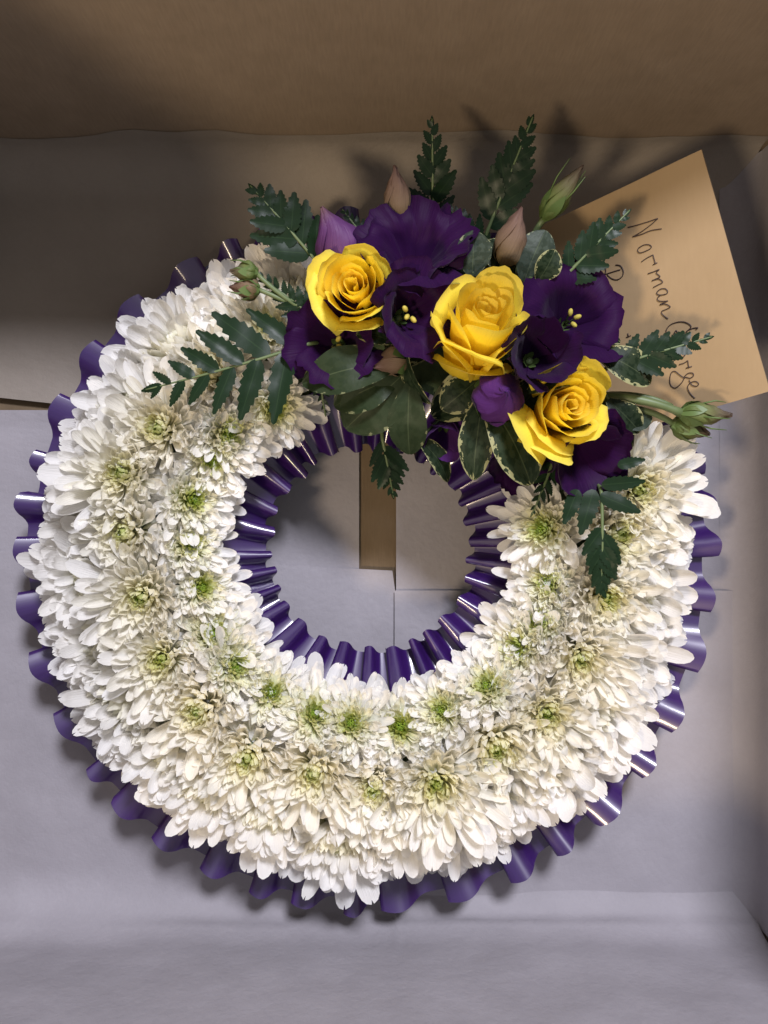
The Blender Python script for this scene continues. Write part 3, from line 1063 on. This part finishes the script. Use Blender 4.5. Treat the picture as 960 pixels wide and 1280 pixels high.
sprig((495, 468, 0.092), 'sprig of broad grey green leaves left of the tilted rose', [
    (500, 452, 0.104, 378, 480, 0.104, 60, 'leaf_plain', dict(roll=0.15)),
    (500, 470, 0.100, 418, 508, 0.096, 52, 'leaf_plain', dict(roll=0.05)),
    (510, 462, 0.102, 432, 536, 0.092, 74, 'leaf_plain', dict(roll=-0.10, arch=0.08)),
    (512, 478, 0.104, 512, 568, 0.090, 50, 'leaf_plain', dict(roll=0.2)),
    (495, 428, 0.108, 445, 418, 0.110, 26, 'leaf', dict(roll=0.3)),
    (505, 430, 0.110, 538, 505, 0.104, 40, 'leaf', dict(roll=1.2)),
    (420, 400, 0.100, 386, 368, 0.104, 30, 'leaf', dict(roll=0.6)),
])
sprig((590, 490, 0.090), 'sprig of dark leaves with cream margins below the tilted rose', [
    (610, 500, 0.108, 664, 606, 0.104, 62, 'leaf', dict(roll=-0.15)),
    (605, 488, 0.104, 592, 600, 0.098, 44, 'leaf', dict(roll=0.25)),
    (600, 472, 0.100, 552, 512, 0.098, 46, 'leaf', dict(roll=-0.1)),
    (520, 545, 0.084, 560, 602, 0.076, 32, 'leaf', dict(roll=-0.6)),
    (640, 455, 0.096, 540, 520, 0.086, 60, 'leaf', dict(roll=0.0)),
    (690, 470, 0.098, 640, 520, 0.096, 44, 'leaf', dict(roll=0.2)),
])
sprig((640, 340, 0.086), 'sprig of pale blue green leaves above the tilted rose', [
    (590, 345, 0.104, 592, 288, 0.110, 46, 'leaf_pale', dict(roll=0.1, arch=0.05)),
    (655, 352, 0.100, 682, 288, 0.104, 48, 'leaf_pale', dict(roll=-0.2)),
    (672, 352, 0.110, 694, 312, 0.116, 34, 'leaf', dict(roll=0.3)),
    (640, 345, 0.094, 610, 300, 0.094, 40, 'leaf', dict(roll=0.0)),
    (600, 330, 0.090, 560, 290, 0.088, 44, 'leaf', dict(roll=0.0)),
])
sprig((735, 450, 0.092), 'sprig of cream edged leaves between rose and envelope', [
    (745, 440, 0.108, 814, 478, 0.104, 48, 'leaf', dict(roll=-0.2)),
    (660, 490, 0.112, 724, 468, 0.112, 36, 'leaf', dict(roll=-0.5)),
    (760, 500, 0.098, 800, 540, 0.094, 36, 'leaf', dict(roll=0.1)),
    (770, 530, 0.094, 815, 520, 0.092, 30, 'leaf_pale', dict(roll=0.0)),
])
sprig((440, 400, 0.080), 'sprig of dark leaves half hidden under the smallest rose', [
    (450, 390, 0.090, 400, 330, 0.092, 48, 'leaf', dict(roll=0.1)),
    (470, 390, 0.088, 480, 320, 0.090, 46, 'leaf', dict(roll=0.0)),
    (440, 410, 0.088, 385, 420, 0.090, 46, 'leaf', dict(roll=0.0)),
    (480, 420, 0.088, 540, 440, 0.090, 60, 'leaf', dict(roll=0.0)),
])
sprig((660, 420, 0.080), 'sprig of dark leaves hidden beneath the cupped purple flower', [
    (640, 420, 0.086, 700, 340, 0.090, 60, 'leaf', dict(roll=0.1)),
    (660, 420, 0.086, 775, 430, 0.090, 64, 'leaf', dict(roll=0.0)),
    (650, 450, 0.086, 700, 560, 0.090, 64, 'leaf', dict(roll=0.0)),
    (620, 420, 0.086, 560, 330, 0.088, 64, 'leaf', dict(roll=0.0)),
    (690, 480, 0.084, 790, 560, 0.084, 60, 'leaf', dict(roll=0.0)),
])

# ------------------------------------------------------------------ envelope with handwriting
zA, zD = 0.103, 0.052
A = P(877, 187, zA)
B = P(962, 489, zA)
D = P(668, 281, zD)
eu = (B - A).normalized()
en = (B - A).cross(D - A)
if en.z < 0:
    en = -en
en.normalize()
ev = en.cross(eu)
if ev.dot(D - A) < 0:
    ev = -ev
LU = (B - A).length
LV = abs((D - A).dot(ev))
env = thing('envelope', 'brown paper envelope with a handwritten name tucked into the spray', 'envelope', A)
mb = MB()


def env_pt(u, v):
    bend = 0.0012 * noise.noise(Vector((u * 2.2, v * 2.2, 4.4))) + 0.0016 * math.sin(u * PI) * math.sin(v * PI)
    return eu * (LU * u) + ev * (LV * v) + en * bend


mb.grid(lambda u, v: (env_pt(u, v), (u, v)), 24, 18)
mb.grid(lambda u, v: (env_pt(u, v) - en * 0.0011, (u, v)), 24, 18)
for (a0, a1, n) in (((0, 0), (1, 0), 24), ((1, 0), (1, 1), 18), ((1, 1), (0, 1), 24), ((0, 1), (0, 0), 18)):
    mb.grid(lambda u, v, a0=a0, a1=a1: (env_pt(a0[0] + (a1[0] - a0[0]) * u, a0[1] + (a1[1] - a0[1]) * u) - en * 0.0011 * v, (u, v)), n, 1)
mb.build('paper', M['envelope'], env)

cam_p = Vector((0, 0, H))


def on_env(x, y):
    d = P(x, y, 0) - cam_p
    t = (A - cam_p).dot(en) / d.dot(en)
    w = cam_p + d * t - A
    u, v = w.dot(eu) / LU, w.dot(ev) / LV
    return env_pt(u, v) + en * 0.00022


def smooth(pts, n=5):
    out = []
    for i in range(len(pts) - 1):
        p0, p1, p2, p3 = pts[max(0, i - 1)], pts[i], pts[i + 1], pts[min(len(pts) - 1, i + 2)]
        for k in range(n):
            t = k / n
            out.append(tuple(0.5 * (2 * p1[c] + (p2[c] - p0[c]) * t + (2 * p0[c] - 5 * p1[c] + 4 * p2[c] - p3[c]) * t * t + (3 * p1[c] - p0[c] - 3 * p2[c] + p3[c]) * t ** 3) for c in (0, 1)))
    out.append(pts[-1])
    return out


def pen(origin, strokes, w=0.00025):
    for st in strokes:
        q = [on_env(origin[0] + x / 8, origin[1] + y / 8) for x, y in (smooth(st) if len(st) > 2 else st)]
        MB().tube(q, w, 5).build('pen_stroke', M['ink'], env)


pen((740, 260), [
    [(368, 197), (450, 178), (560, 145), (668, 108)], [(668, 108), (600, 170), (500, 245), (418, 292)], [(418, 292), (500, 270), (600, 230), (708, 212)],
    [(520, 378), (480, 405), (470, 432), (495, 452), (545, 437), (592, 412), (606, 388), (575, 370), (530, 374), (490, 398)],
    [(508, 542), (560, 505), (622, 472)], [(622, 472), (635, 520), (645, 560)], [(622, 572), (665, 550)],
    [(572, 660), (630, 640), (685, 618), (655, 650), (692, 688), (650, 712), (612, 730), (680, 712), (718, 745), (670, 772), (625, 797)],
    [(745, 808), (700, 812), (658, 850), (690, 872), (755, 860), (766, 832), (745, 808)], [(700, 870), (665, 905), (680, 930), (725, 935), (770, 930)],
    [(770, 930), (690, 968), (745, 962), (792, 990), (750, 1015), (708, 1035), (715, 1065), (770, 1108)],
    [(60, 700), (150, 665), (225, 640), (300, 618)], [(118, 550), (150, 610), (140, 680), (100, 748)], [(250, 572), (300, 580), (328, 632), (318, 685), (270, 718), (215, 708), (165, 668)],
])
pen((780, 370), [
    [(438, 385), (430, 345), (470, 290), (540, 262), (610, 260), (665, 285), (675, 315), (625, 362)], [(660, 338), (700, 322), (745, 318), (725, 335)],
    [(500, 385), (528, 345), (540, 365)],
    [(545, 600), (585, 617), (612, 592), (605, 572)],
    [(555, 685), (600, 672), (640, 645)], [(640, 645), (645, 690), (652, 720)], [(622, 722), (682, 704)],
    [(600, 812), (640, 775), (688, 772), (694, 800), (660, 822), (612, 815), (575, 870), (515, 918), (468, 890), (460, 825), (478, 765), (515, 755), (560, 790), (606, 822)],
    [(650, 842), (680, 890), (725, 902), (747, 880), (720, 855), (670, 865), (636, 905), (645, 945), (670, 985), (708, 1022)],
    [(35, 412), (60, 405), (80, 394)], [(50, 372), (56, 410)],
])
